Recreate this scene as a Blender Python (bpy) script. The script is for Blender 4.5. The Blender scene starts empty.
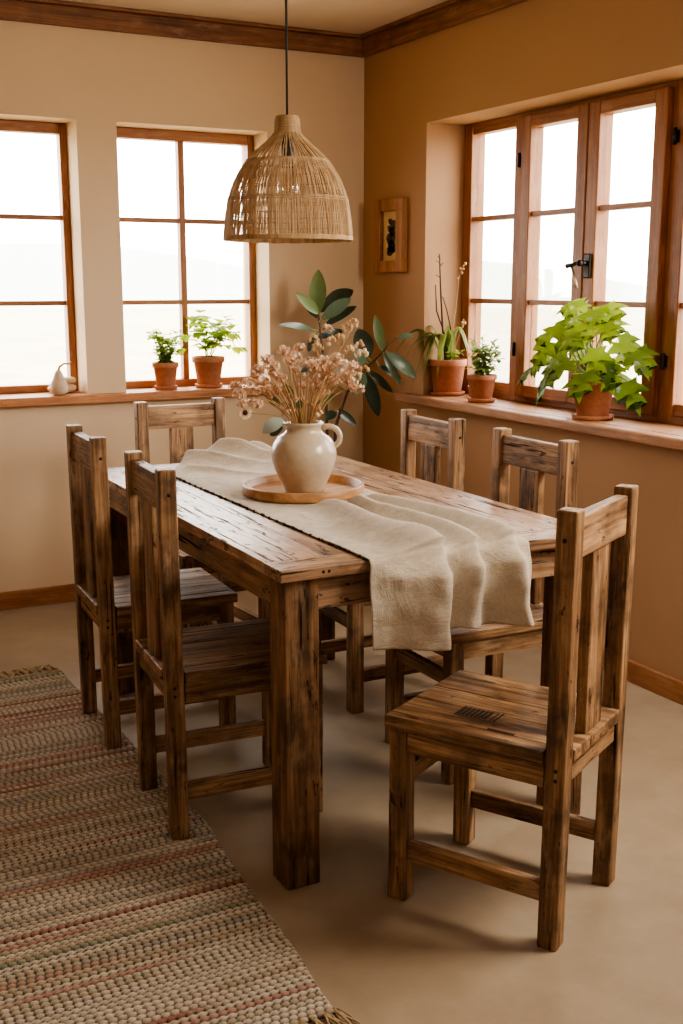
import bpy, bmesh, math, random
from mathutils import Vector, Matrix, noise
random.seed(7)
COL = bpy.context.scene.collection
PI = math.pi

# ------------------------------------------------------------------ helpers
def lin(c):
    c = c / 255.0
    return c / 12.92 if c <= 0.04045 else ((c + 0.055) / 1.055) ** 2.4
def rgb(r, g, b): return (lin(r), lin(g), lin(b), 1.0)

class MB:
    """collects shapes and links them as ONE mesh object"""
    def __init__(s): s.V = []; s.F = []; s.T = []; s.S = []; s.C = None
    def add(s, verts, faces, tint=.5, smooth=False):
        n = len(s.V)
        s.V.extend([tuple(v) for v in verts]); s.F.extend([tuple(i + n for i in f) for f in faces])
        s.T.extend([tint] * len(verts)); s.S.extend([smooth] * len(faces)); return s
    def box(s, x0, x1, y0, y1, z0, z1, bev=.003, tint=None, jit=0., mat=None, seg=2):
        if tint is None: tint = random.random()
        bm = bmesh.new(); j = lambda: random.uniform(-jit, jit)
        vs = [bm.verts.new((x + j(), y + j(), z + j())) for x in (x0, x1) for y in (y0, y1) for z in (z0, z1)]
        for f in ((0, 1, 3, 2), (4, 6, 7, 5), (0, 4, 5, 1), (2, 3, 7, 6), (0, 2, 6, 4), (1, 5, 7, 3)): bm.faces.new([vs[i] for i in f])
        if bev > 0: bmesh.ops.bevel(bm, geom=list(bm.edges), offset=bev, segments=seg, profile=.5, affect='EDGES')
        bmesh.ops.recalc_face_normals(bm, faces=list(bm.faces))
        bm.verts.index_update()
        P = [v.co.copy() for v in bm.verts]
        if mat is not None: P = [mat @ p for p in P]
        s.add(P, [[v.index for v in f.verts] for f in bm.faces], tint); bm.free(); return s
    def tube(s, pts, rad, n=8, tint=.5, cap=True):
        pts = [Vector(p) for p in pts]; m = len(pts)
        if not hasattr(rad, '__len__'): rad = [rad] * m
        V = []; F = []; ref = None
        for i, p in enumerate(pts):
            t = (pts[min(i + 1, m - 1)] - pts[max(i - 1, 0)])
            if t.length < 1e-9: t = Vector((0, 0, 1))
            t.normalize()
            if ref is None: ref = t.orthogonal().normalized()
            a = ref - t * ref.dot(t)
            if a.length < 1e-6: a = t.orthogonal()
            a.normalize(); b = t.cross(a); ref = a
            for k in range(n):
                w = 2 * PI * k / n; V.append(p + (a * math.cos(w) + b * math.sin(w)) * rad[i])
        for i in range(m - 1):
            for k in range(n): F.append((i * n + k, i * n + (k + 1) % n, (i + 1) * n + (k + 1) % n, (i + 1) * n + k))
        if cap: F.append(tuple(range(n))[::-1]); F.append(tuple((m - 1) * n + k for k in range(n)))
        return s.add(V, F, tint, True)
    def lathe(s, prof, n=40, c=(0, 0, 0), tint=.5, smooth=True):
        V = []; F = []; m = len(prof)
        for r, z in prof:
            for k in range(n):
                w = 2 * PI * k / n; V.append((c[0] + r * math.cos(w), c[1] + r * math.sin(w), c[2] + z))
        for i in range(m - 1):
            for k in range(n): F.append((i * n + k, i * n + (k + 1) % n, (i + 1) * n + (k + 1) % n, (i + 1) * n + k))
        return s.add(V, F, tint, smooth)
    def ball(s, c, r, n=8, m=5, tint=.5, sq=(1, 1, 1), rot=None):
        V = []; F = []
        for i in range(m + 1):
            a = PI * i / m - PI / 2
            for k in range(n):
                w = 2 * PI * k / n
                p = Vector((math.cos(a) * math.cos(w) * r * sq[0], math.cos(a) * math.sin(w) * r * sq[1], math.sin(a) * r * sq[2]))
                if rot is not None: p = rot @ p
                V.append(p + Vector(c))
        for i in range(m):
            for k in range(n): F.append((i * n + k, i * n + (k + 1) % n, (i + 1) * n + (k + 1) % n, (i + 1) * n + k))
        return s.add(V, F, tint, True)
    def leaf(s, base, tip, w, up=(0, 0, 1), curl=.15, fold=.25, n=7, tint=.5, shape='oval', stalk=0.):
        """a folded leaf blade from base to tip"""
        b = Vector(base); t = Vector(tip); L = (t - b).length
        d = (t - b).normalized(); u = Vector(up); sd = d.cross(u)
        if sd.length < 1e-3: sd = d.orthogonal()
        sd.normalize(); nn = sd.cross(d).normalized()
        V = []; F = []
        for i in range(n + 1):
            f = i / n
            if shape == 'oval': ww = w * .5 * (math.sin(PI * min(1, f * .97 + .03)) ** .75)
            elif shape == 'strap': ww = w * .5 * (min(1, f * 6 + .5)) * (1 - f ** 3)
            else: ww = w * .5 * min(1, (f * 5) ** .6) * (1 - f) ** .7 * 1.45
            c = b + d * (L * f) + nn * (curl * L * (math.sin(PI * f) * .6 - f * f * .5 + f * .5 * 0))
            V += [c - sd * ww + nn * (abs(ww) * fold), c, c + sd * ww + nn * (abs(ww) * fold)]
        for i in range(n):
            a = i * 3
            F += [(a, a + 1, a + 4, a + 3), (a + 1, a + 2, a + 5, a + 4)]
        return s.add(V, F, tint, True)
    def lobed(s, base, tip, w, up=(0, 0, 1), tint=.5, droop=.2):
        """a palmate five-lobed leaf"""
        b = Vector(base); t = Vector(tip); L = (t - b).length; d = (t - b).normalized(); u = Vector(up)
        sd = d.cross(u)
        if sd.length < 1e-3: sd = d.orthogonal()
        sd.normalize(); nn = sd.cross(d).normalized()
        out = [(0, 0), (.14, -.03), (.36, -.10), (.30, .10), (.46, .20), (.66, .36), (.42, .38), (.20, .36), (.34, .56), (.40, .74), (.24, .66), (.12, .80), (0, 1.02)]
        P = [(x, y) for x, y in out] + [(-x, y) for x, y in out[-2:0:-1]]
        V = []
        for x, y in P:
            xx = x * w; yy = y * L
            z = -droop * L * (y * y * .8 + abs(x) * abs(x) * 1.2) + .10 * abs(x) * w
            V.append(b + sd * xx + d * yy + nn * z)
        cidx = len(V)
        ctr = []
        for y in (.18, .4, .62, .82): V.append(b + d * (y * L) + nn * (-droop * L * y * y * .8 - .012 * L)); 
        n = len(P); half = len(out) - 1
        F = []
        def near(y): return min(range(4), key=lambda k: abs((.18, .4, .62, .82)[k] - y))
        for i in range(n):
            j = (i + 1) % n
            a, c = near(P[i][1]), near(P[j][1])
            F.append((i, j, cidx + c))
            if a != c: F.append((i, cidx + c, cidx + a))
        return s.add(V, F, tint, True)
    def obj(s, name, mat, parent=None, loc=(0, 0, 0), kind=None, label=None):
        me = bpy.data.meshes.new(name); me.from_pydata(s.V, [], s.F)
        a = me.attributes.new('tint', 'FLOAT', 'POINT'); a.data.foreach_set('value', s.T)
        if s.C is not None:
            c = me.attributes.new('shade', 'FLOAT_COLOR', 'POINT'); c.data.foreach_set('color', s.C)
        me.polygons.foreach_set('use_smooth', s.S); me.update()
        if mat is not None: me.materials.append(mat)
        o = bpy.data.objects.new(name, me); COL.objects.link(o); o.location = loc
        if parent is not None: o.parent = parent
        if kind: o['kind'] = kind
        if label: o['label'] = label
        return o

def thing(name, label, cat, loc=(0, 0, 0), rz=0., group=None):
    o = bpy.data.objects.new(name, None); COL.objects.link(o); o.empty_display_size = .1
    o.location = loc; o.rotation_euler = (0, 0, rz); tag(o, label, cat, group); return o
def tag(o, label, cat, group=None):
    o['label'] = label; o['category'] = cat
    if group: o['group'] = group
    return o
def copy_tree(o, parent=None):
    c = o.copy(); COL.objects.link(c); c.parent = parent
    for ch in list(o.children): copy_tree(ch, c)
    return c

# ------------------------------------------------------------------ materials
class NT:
    def __init__(s, name):
        s.m = bpy.data.materials.new(name); s.m.use_nodes = True; s.t = s.m.node_tree; s.t.nodes.clear()
        s.out = s.n('ShaderNodeOutputMaterial')
    def n(s, typ, props=None, **inp):
        nd = s.t.nodes.new(typ)
        for k, v in (props or {}).items(): setattr(nd, k, v)
        for k, v in inp.items(): s.set(nd, k.replace('_', ' '), v)
        return nd
    def set(s, nd, k, v):
        i = nd.inputs[int(k[1:])] if k[0] == '#' else nd.inputs[k]
        if isinstance(v, bpy.types.NodeSocket): s.t.links.new(v, i)
        else: i.default_value = v
    def math(s, op, a, b=0.):
        nd = s.n('ShaderNodeMath', {'operation': op}); s.set(nd, '#0', a); s.set(nd, '#1', b); return nd.outputs[0]
    def vmath(s, op, a, b=(0, 0, 0)):
        nd = s.n('ShaderNodeVectorMath', {'operation': op}); s.set(nd, '#0', a); s.set(nd, '#1', b); return nd.outputs[0]
    def mix(s, f, a, b, bt='MIX'):
        nd = s.n('ShaderNodeMix', {'data_type': 'RGBA', 'blend_type': bt}); s.set(nd, '#0', f); s.set(nd, '#6', a); s.set(nd, '#7', b); return nd.outputs[2]
    def ramp(s, f, stops):
        nd = s.n('ShaderNodeValToRGB'); s.set(nd, 'Fac', f); e = nd.color_ramp.elements
        while len(e) > 1: e.remove(e[-1])
        e[0].position = stops[0][0]; e[0].color = stops[0][1]
        for p, c in stops[1:]:
            k = e.new(p); k.color = c
        return nd.outputs[0]
    def noise(s, vec, scale=5., detail=4., rough=.55, dist=0.):
        nd = s.n('ShaderNodeTexNoise', Scale=scale, Detail=detail, Roughness=rough, Distortion=dist); s.set(nd, 'Vector', vec); return nd.outputs[0]
    def bsdf(s, col, rough=.5, bump=None, bs=.2, bd=.01, **kw):
        p = s.n('ShaderNodeBsdfPrincipled'); s.set(p, 'Base Color', col); s.set(p, 'Roughness', rough)
        for k, v in kw.items(): s.set(p, k.replace('_', ' '), v)
        if bump is not None:
            b = s.n('ShaderNodeBump', Strength=bs, Distance=bd); s.set(b, 'Height', bump); s.set(p, 'Normal', b.outputs[0])
        s.p = p; return p
    def end(s, sh): s.t.links.new(sh.outputs[0] if hasattr(sh, 'outputs') else sh, s.out.inputs[0]); return s.m
    def coord(s, k='Object'): return s.n('ShaderNodeTexCoord').outputs[k]
    def attr(s, k): return s.n('ShaderNodeAttribute', {'attribute_name': k})
    def rand(s): return s.n('ShaderNodeObjectInfo').outputs['Random']
G = lambda v: (v, v, v, 1)

def wood(name, axis, dark, mid, light, rough=.5, freq=1., stain=.6, crack=.38, bump=.35, spec=.4, crackcol=None, tvar=.5):
    k = NT(name); co = k.coord(); tint = k.attr('tint').outputs['Fac']; rnd = k.rand()
    off = k.math('ADD', k.math('MULTIPLY', tint, 13.7), k.math('MULTIPLY', rnd, 31.3))
    cx = k.n('ShaderNodeCombineXYZ'); [k.set(cx, '#%d' % i, off) for i in range(3)]
    v = k.vmath('ADD', co, cx.outputs[0])
    def stretched(perp, along):
        sc = [perp] * 3; sc['xyz'.index(axis)] = along
        return k.vmath('MULTIPLY', v, tuple(x * freq for x in sc))
    fine = k.noise(stretched(150, 5), 1, 5, .65)
    band = k.noise(stretched(24, 1.6), 1, 4, .6, .8)
    blot = k.noise(v, 9 * freq, 4, .6)
    crk = k.noise(stretched(75, 3.2), 1, 3, .6, .4)
    f = k.math('ADD', k.math('MULTIPLY', fine, .45), k.math('MULTIPLY', band, .62))
    col = k.ramp(f, [(.36, dark), (.52, mid), (.68, light)])
    col = k.mix(k.math('MULTIPLY', k.ramp(blot, [(.48, G(0)), (.68, G(1))]), stain), col, k.mix(.8, col, dark, 'MULTIPLY'))
    cm0 = k.ramp(crk, [(crack - .05, G(1)), (crack, G(0))])
    chip = k.ramp(k.noise(stretched(46, 13), 1, 4, .7, .5), [(crack - .035, G(1)), (crack, G(0))])
    cm = k.math('MINIMUM', k.math('ADD', cm0, k.math('MULTIPLY', chip, .8)), 1.)
    worn = k.ramp(k.noise(stretched(30, 7), 1, 5, .68), [(.54, G(0)), (.70, G(.5))])
    col = k.mix(worn, col, k.mix(.35, light, rgb(196, 176, 150)))
    col = k.mix(k.math('MULTIPLY', cm, .85), col, crackcol or rgb(34, 22, 14))
    hs = k.n('ShaderNodeHueSaturation', Saturation=1., Hue=.5); k.set(hs, 'Color', col)
    k.set(hs, 'Value', k.math('ADD', k.math('MULTIPLY', tint, tvar), 1 - tvar * .5))
    h = k.math('SUBTRACT', k.math('ADD', k.math('MULTIPLY', fine, .6), k.math('MULTIPLY', band, .5)), k.math('MULTIPLY', cm, .8))
    r = k.math('ADD', k.math('MULTIPLY', fine, .25), rough - .12)
    r = k.math('ADD', r, k.math('MULTIPLY', cm, .35))
    b = k.bsdf(hs.outputs[0], r, h, bump, .004, Specular_IOR_Level=k.math('MULTIPLY', k.math('SUBTRACT', 1.05, cm), spec))
    return k.end(b)

def plain(name, col, rough=.5, bump=0., scale=40, metal=0., var=0., spec=.5, coat=0.):
    k = NT(name); n = k.noise(k.coord(), scale, 5, .6)
    c = k.mix(k.ramp(n, [(.35, G(0)), (.7, G(1))]), col, tuple(x * (1 - var) for x in col[:3]) + (1,)) if var else col
    return k.end(k.bsdf(c, rough, n if bump else None, bump, .004, Metallic=metal, Specular_IOR_Level=spec, Coat_Weight=coat))

def wallmat(name, col, var=.07):
    k = NT(name); co = k.coord()
    n1 = k.noise(co, 2.2, 4, .6); n2 = k.noise(co, 60, 5, .6); n3 = k.noise(co, 14, 4, .6)
    c = k.mix(n1, tuple(x * (1 - var) for x in col[:3]) + (1,), tuple(min(1, x * (1 + var)) for x in col[:3]) + (1,))
    return k.end(k.bsdf(c, .85, k.math('ADD', k.math('MULTIPLY', n2, .5), n3), .12, .006, Specular_IOR_Level=.2))

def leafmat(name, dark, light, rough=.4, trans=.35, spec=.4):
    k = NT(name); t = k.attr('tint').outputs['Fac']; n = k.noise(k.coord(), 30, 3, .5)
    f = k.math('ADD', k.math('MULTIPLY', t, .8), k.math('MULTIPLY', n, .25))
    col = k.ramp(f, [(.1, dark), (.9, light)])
    b = k.bsdf(col, rough, n, .15, .003, Specular_IOR_Level=spec)
    tr = k.n('ShaderNodeBsdfTranslucent'); k.set(tr, 'Color', k.mix(.4, col, light))
    mx = k.n('ShaderNodeMixShader', Fac=trans); k.t.links.new(b.outputs[0], mx.inputs[1]); k.t.links.new(tr.outputs[0], mx.inputs[2])
    return k.end(mx)

def glassmat(name, tint=(1, 1, 1, 1), refl=.08):
    k = NT(name)
    tr = k.n('ShaderNodeBsdfTransparent', Color=tint); gl = k.n('ShaderNodeBsdfGlossy', Roughness=.02)
    lw = k.n('ShaderNodeLayerWeight', Blend=.25)
    mx = k.n('ShaderNodeMixShader'); k.set(mx, 'Fac', k.math('ADD', k.math('MULTIPLY', lw.outputs['Fresnel'], .35), refl * .2))
    k.t.links.new(tr.outputs[0], mx.inputs[1]); k.t.links.new(gl.outputs[0], mx.inputs[2])
    return k.end(mx)

D, M_, L_ = rgb(52, 38, 27), rgb(126, 94, 65), rgb(188, 150, 112)
WX = wood('reclaimed_wood_x', 'x', D, M_, L_, .5, crack=.37)
WY = wood('reclaimed_wood_y', 'y', D, M_, L_, .52, crack=.37)
WZ = wood('reclaimed_wood_z', 'z', D, M_, L_, .52, crack=.372, stain=.8)
TX = wood('table_wood_x', 'x', rgb(88, 66, 50), rgb(148, 114, 86), rgb(194, 160, 128), .34, crack=.402, bump=.45, spec=.55)
TY = wood('table_wood_y', 'y', rgb(88, 66, 50), rgb(148, 114, 86), rgb(194, 160, 128), .34, crack=.402, bump=.45, spec=.55)
TZ = wood('table_leg_wood', 'z', rgb(48, 35, 25), rgb(108, 78, 52), rgb(156, 118, 84), .5, crack=.366, stain=.8)
FRX = wood('window_wood_x', 'x', rgb(118, 74, 44), rgb(152, 100, 62), rgb(172, 120, 78), .45, stain=.2, crack=.2, bump=.12, tvar=.12)
FRY = wood('window_wood_y', 'y', rgb(118, 74, 44), rgb(152, 100, 62), rgb(172, 120, 78), .45, stain=.2, crack=.2, bump=.12, tvar=.12)
FRZ = wood('window_wood_z', 'z', rgb(118, 74, 44), rgb(152, 100, 62), rgb(172, 120, 78), .45, stain=.2, crack=.2, bump=.12, tvar=.12)
CRX = wood('crown_wood_x', 'x', rgb(86, 54, 34), rgb(128, 84, 54), rgb(156, 108, 72), .5, stain=.4, crack=.26, tvar=.15)
CRY = wood('crown_wood_y', 'y', rgb(86, 54, 34), rgb(128, 84, 54), rgb(156, 108, 72), .5, stain=.4, crack=.26, tvar=.15)
SLX = wood('sill_wood_x', 'x', rgb(140, 88, 52), rgb(178, 120, 78), rgb(200, 148, 104), .5, stain=.25, crack=.25, tvar=.1)
SLY = wood('sill_wood_y', 'y', rgb(130, 88, 58), rgb(162, 114, 78), rgb(184, 138, 100), .5, stain=.3, crack=.27, tvar=.1)
TRAY = wood('tray_wood', 'x', rgb(132, 92, 58), rgb(166, 122, 82), rgb(188, 146, 104), .45, stain=.15, crack=.2, bump=.1)
PICW = wood('picture_wood', 'z', rgb(120, 76, 40), rgb(160, 108, 62), rgb(180, 130, 80), .45, stain=.2, crack=.25, tvar=.1)
WALLB = wallmat('plaster_cream', rgb(214, 190, 160))
WALLR = wallmat('plaster_ochre', rgb(174, 138, 106))
CEIL = wallmat('plaster_ceiling', rgb(220, 204, 186), .03)
DARK = plain('dark_peg', rgb(28, 18, 12), .7)
METAL = plain('dark_metal', rgb(52, 48, 46), .4, metal=.8)
CHROME = plain('worn_steel', rgb(180, 160, 140), .35, metal=.9)
BLACK = plain('black_cable', rgb(24, 18, 15), .55)
TERRA = plain('terracotta', rgb(182, 122, 92), .8, .15, 60, var=.25, spec=.25)
SOIL = plain('soil', rgb(58, 40, 28), .95, .8, 120, var=.5)
CERAM = plain('cream_stoneware', rgb(190, 174, 152), .34, .04, 60, var=.14, spec=.5, coat=.25)
GLASS = glassmat('window_glass')
BULB = glassmat('bulb_glass', (.97, .93, .86, 1), .6)
def floor_mat():
    k = NT('plaster_floor'); co = k.coord()
    n1 = k.noise(co, 1.3, 5, .6, .5); n2 = k.noise(co, 9, 6, .65); n3 = k.noise(co, 160, 3, .6)
    c = k.ramp(k.math('ADD', k.math('MULTIPLY', n1, .6), k.math('MULTIPLY', n2, .4)), [(.35, rgb(142, 125, 105)), (.65, rgb(168, 150, 127))])
    c = k.mix(k.ramp(n3, [(.30, G(.35)), (.36, G(0))]), c, rgb(120, 98, 74))
    return k.end(k.bsdf(c, k.math('ADD', k.math('MULTIPLY', n2, .3), .38), k.math('ADD', n2, k.math('MULTIPLY', n3, .3)), .06, .006, Specular_IOR_Level=.35))
FLOOR = floor_mat()
def linen_mat():
    k = NT('linen'); co = k.coord()
    wx = k.n('ShaderNodeTexWave', {'bands_direction': 'X'}, Scale=260., Distortion=1.5, Detail=2.); k.set(wx, 'Vector', co)
    wy = k.n('ShaderNodeTexWave', {'bands_direction': 'Y'}, Scale=260., Distortion=1.5, Detail=2.); k.set(wy, 'Vector', co)
    n = k.noise(co, 24, 5, .6); slub = k.noise(k.vmath('MULTIPLY', co, (30, 220, 220)), 1, 3, .6); cre = k.noise(co, 9, 5, .62, 1.2)
    w = k.math('ADD', k.math('MULTIPLY', wx.outputs[1], .5), k.math('MULTIPLY', wy.outputs[1], .5))
    f = k.math('ADD', k.math('MULTIPLY', n, .5), k.math('MULTIPLY', slub, .5))
    c = k.ramp(f, [(.3, rgb(176, 162, 143)), (.7, rgb(212, 200, 183))])
    h = k.math('ADD', k.math('MULTIPLY', w, .15), k.math('ADD', k.math('MULTIPLY', slub, .2), k.math('MULTIPLY', cre, 2.2)))
    return k.end(k.bsdf(c, .9, h, .5, .01, Specular_IOR_Level=.15, Sheen_Weight=.15))
LINEN = linen_mat()
STITCH = plain('dark_thread', rgb(66, 54, 44), .9)
def shade_mat():
    k = NT('natural_rattan'); n = k.noise(k.vmath('MULTIPLY', k.coord(), (60, 60, 8)), 1, 4, .6)
    c = k.ramp(n, [(.3, rgb(178, 144, 104)), (.7, rgb(228, 200, 160))])
    b = k.bsdf(c, .7, n, .2, .002, Specular_IOR_Level=.25); tr = k.n('ShaderNodeBsdfTranslucent'); k.set(tr, 'Color', c)
    mx = k.n('ShaderNodeMixShader', Fac=.3); k.t.links.new(b.outputs[0], mx.inputs[1]); k.t.links.new(tr.outputs[0], mx.inputs[2]); return k.end(mx)
RATTAN = shade_mat()
def rug_mat():
    k = NT('woven_rug'); c = k.attr('shade').outputs['Color']; n = k.noise(k.coord(), 260, 3, .7)
    c2 = k.mix(k.ramp(n, [(.3, G(.35)), (.6, G(0))]), c, k.mix(1, c, rgb(120, 100, 84), 'MULTIPLY'))
    return k.end(k.bsdf(c2, .95, n, .5, .004, Specular_IOR_Level=.1))
RUG = rug_mat()
FRINGE = plain('rug_fringe', rgb(188, 164, 132), .95, .3, 200, var=.3)
RUBBER = leafmat('rubber_plant_leaf', rgb(22, 34, 26), rgb(84, 104, 82), .28, .08, .6)
RUBBER_L = leafmat('young_rubber_leaf', rgb(44, 62, 34), rgb(120, 138, 86), .35, .2, .5)
HERB = leafmat('herb_leaf', rgb(92, 124, 40), rgb(186, 210, 96), .5, .6)
BASIL = leafmat('basil_leaf', rgb(96, 130, 34), rgb(196, 218, 84), .45, .62)
LUSH = leafmat('lush_leaf', rgb(36, 66, 18), rgb(178, 204, 74), .36, .45)
SPIDER = leafmat('strap_leaf', rgb(84, 104, 44), rgb(160, 172, 92), .45, .4)
SILVER = leafmat('silver_leaf', rgb(92, 106, 100), rgb(154, 164, 156), .45, .15)
BARK = plain('brown_stem', rgb(92, 62, 42), .75, .3, 80, var=.3)
STEMG = plain('green_stem', rgb(128, 140, 70), .6, .1, 60, var=.2)
TWIG = plain('dark_twig', rgb(72, 52, 40), .8, .3, 120, var=.3)
STRAW = plain('straw_stem', rgb(190, 150, 104), .8, .1, 100, var=.25)
def petal(name, a, b):
    k = NT(name); c = k.ramp(k.attr('tint').outputs['Fac'], [(0, a), (1, b)])
    d = k.bsdf(c, .8, Specular_IOR_Level=.15); tr = k.n('ShaderNodeBsdfTranslucent'); k.set(tr, 'Color', c)
    mx = k.n('ShaderNodeMixShader', Fac=.3); k.t.links.new(d.outputs[0], mx.inputs[1]); k.t.links.new(tr.outputs[0], mx.inputs[2]); return k.end(mx)
PETAL = petal('dried_petals', rgb(206, 160, 128), rgb(250, 232, 208))
PODS = petal('dried_pods', rgb(196, 158, 118), rgb(240, 222, 188))
PAPER = plain('cream_paper', rgb(206, 182, 138), .8)
INK = plain('dark_ink', rgb(92, 80, 60), .8, var=.5, scale=60)
STONE = plain('pale_stone', rgb(206, 184, 160), .8, .3, 50, var=.2)

# ------------------------------------------------------------------ the setting
def struct(o): o['kind'] = 'structure'; return o
CZ = 2.46
XL, YF = -4.3, -6.4
WT = .3
def solid(name, boxes, mat):
    m = MB()
    for b in boxes: m.box(*b, bev=0)
    return struct(m.obj(name, mat))
solid('floor', [(XL - .3, .5, YF - .3, .5, -.12, 0)], FLOOR)
solid('ceiling', [(XL - .3, .5, YF - .3, .5, CZ, CZ + .12)], CEIL)
b0, b1 = .865, 2.022              # opening bottom (under the sill board) and head
w1a, w1b = -1.176, -.489          # right opening of the back wall
w2a, w2b = -2.033, -1.346         # left opening of the back wall
solid('wall_back', [(XL, w2a, 0, WT, 0, CZ), (w2b, w1a, 0, WT, 0, CZ), (w1b, 0, 0, WT, 0, CZ),
                    (w2a, w2b, 0, WT, 0, b0), (w1a, w1b, 0, WT, 0, b0), (w2a, w2b, 0, WT, b1, CZ), (w1a, w1b, 0, WT, b1, CZ)], WALLB)
ra, rb = -.545, -2.235
rz0, rz1 = .847, 2.027
solid('wall_right', [(0, WT, ra, WT, 0, CZ), (0, WT, YF, rb, 0, CZ), (0, WT, rb, ra, 0, rz0), (0, WT, rb, ra, rz1, CZ)], WALLR)
solid('wall_left', [(XL - WT, XL, YF, WT, 0, CZ)], WALLB)
solid('wall_front', [(XL - WT, WT, YF - WT, YF, 0, CZ)], WALLB)
m = MB(); m.box(XL, 0, -.028, 0, 2.372, 2.446, .004, .5); m.box(XL, 0, -.05, 0, 2.446, 2.46, .003, .3); struct(m.obj('trim_1', CRX))
m = MB(); m.box(-.028, 0, YF, -.0285, 2.372, 2.446, .004, .5); m.box(-.05, 0, YF, -.0505, 2.446, 2.46, .003, .3); struct(m.obj('trim_2', CRY))
m = MB(); m.box(XL, 0, -.018, 0, 0, .076, .004, .5); struct(m.obj('baseboard_back', FRX))
m = MB(); m.box(-.018, 0, YF, -.019, 0, .076, .004, .5); struct(m.obj('baseboard_right', FRY))
# sills
m = MB(); m.box(-2.4, -.44, -.045, 0, .862, .9, .005, .5); m.box(w2a, w2b, -.001, .19, .862, .9005, 0, .5); m.box(w1a, w1b, -.001, .19, .862, .9005, 0, .5)
struct(m.obj('trim_3', SLX))
m = MB(); m.box(-.062, 0, -2.42, -.40, .845, .882, .006, .5); m.box(-.001, .245, rb, ra, .845, .8825, 0, .5); struct(m.obj('trim_4', SLY))

def struct_root(name, loc=(0, 0, 0)):
    o = bpy.data.objects.new(name, None); COL.objects.link(o); o.location = loc; o['kind'] = 'structure'; return o
def back_window(name, x0, x1):
    r = struct_root(name, ((x0 + x1) / 2, .18, .9))
    cx = (x0 + x1) / 2
    X = lambda x: x - cx
    y0, y1 = -.03, .03
    a = MB(); fw = .032
    a.box(X(x0), X(x0 + fw), y0, y1, 0, 1.122, .004, .5); a.box(X(x1 - fw), X(x1), y0, y1, 0, 1.122, .004, .5); a.obj('window_frame', FRZ, r)
    a = MB(); a.box(X(x0 + fw), X(x1 - fw), y0, y1, 1.078, 1.122, .004, .5); a.box(X(x0 + fw), X(x1 - fw), y0, y1, 0, .034, .004, .5); a.obj('frame_rail', FRX, r)
    mm = X(cx - .006); z = [.38, .737]
    a = MB(); a.box(mm - .014, mm + .014, y0 + .006, y1 - .012, .034, 1.078, .003, .5); a.obj('mullion', FRZ, r)
    for zz in z:
        a = MB(); a.box(X(x0 + fw), mm - .014, y0 + .01, y1 - .014, zz - .010, zz + .010, .002, .5); a.box(mm + .014, X(x1 - fw), y0 + .01, y1 - .014, zz - .010, zz + .010, .002, .5); a.obj('glazing_bar', FRX, r)
    zs = [.034] + z + [1.078]
    for i in range(3):
        for xa, xb in ((X(x0 + fw), mm - .012), (mm + .012, X(x1 - fw))):
            a = MB(); a.box(xa, xb, .004, .008, zs[i] + .008 * (i > 0), zs[i + 1] - .008 * (i < 2), 0, .5); a.obj('glass_pane', GLASS, r)
    return r
back_window('window_1', w1a, w1b)
back_window('window_2', w2a, w2b)

# right window: a fixed light, two casements meeting in the middle, a fixed light
r = struct_root('window_3', (.22, -1.39, .882))
zt = rz1 - .882
fx0, fx1 = -.03, .04
a = MB()
for s in (1, -1):
    a.box(fx0, fx1, s * .845 - (.06 if s > 0 else 0), s * .845 + (0 if s > 0 else .06), 0, zt, .004, .5)
    ya, yb = sorted((s * .405, s * .477)); a.box(fx0, fx1, ya, yb, 0, zt, .004, .45)
a.obj('window_frame', FRZ, r)
a = MB(); a.box(fx0 + .001, fx1 - .001, -.785, .785, zt - .022, zt, .003, .5); a.box(fx0 + .001, fx1 - .001, -.785, .785, 0, .03, .003, .5); a.obj('frame_rail', FRY, r)
zb = [.407, .752]
for s in (1, -1):        # fixed lights
    ya, yb = sorted((s * .477, s * .785))
    a = MB(); a.box(fx0 + .008, fx1 - .01, ya, yb, .03, .07, .003, .5); a.box(fx0 + .008, fx1 - .01, ya, yb, zt - .044, zt - .02, .003, .5)
    for z in zb: a.box(fx0 + .01, fx1 - .02, ya, yb, z - .010, z + .010, .002, .5)
    a.obj('glazing_bar', FRY, r)
    zs = [.06] + zb + [zt - .03]
    for i in range(3):
        p = MB(); p.box(.004, .008, ya, yb, zs[i] + .009 * (i > 0), zs[i + 1] - .009 * (i < 2), 0, .5); p.obj('glass_pane', GLASS, r)
    # casement sash
    y_h, y_m = s * .403, s * .003
    ya, yb = sorted((y_h, y_m))
    sx0, sx1 = -.055, .01
    a = MB(); st = .06 if s > 0 else .06
    a.box(sx0, sx1, ya, ya + st, .026, zt - .018, .004, .5); a.box(sx0, sx1, yb - st, yb, .026, zt - .018, .004, .55)
    so = a.obj('casement_sash', FRZ, r)
    a = MB(); a.box(sx0 + .001, sx1, ya + st, yb - st, .026, .074, .004, .5); a.box(sx0 + .001, sx1, ya + st, yb - st, zt - .064, zt - .018, .004, .5); a.obj('sash_rail', FRY, so)
    for z in zb:
        a = MB(); a.box(sx0 + .012, sx1 - .016, ya + st, yb - st, z - .010, z + .010, .002, .5); a.obj('glazing_bar', FRY, so)
    zs = [.07] + zb + [zt - .06]
    for i in range(3):
        p = MB(); p.box(-.026, -.022, ya + st, yb - st, zs[i] + .009 * (i > 0), zs[i + 1] - .009 * (i < 2), 0, .5); p.obj('glass_pane', GLASS, so)
    for z in (.215, .965):
        h = MB(); h.tube([(fx0 - .012, s * .432, z - .028), (fx0 - .012, s * .432, z + .028)], .007, 8); h.box(fx0 - .006, fx0, s * .432 - .012, s * .432 + .012, z - .02, z + .02, .002); h.obj('hinge', METAL, so)
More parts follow.
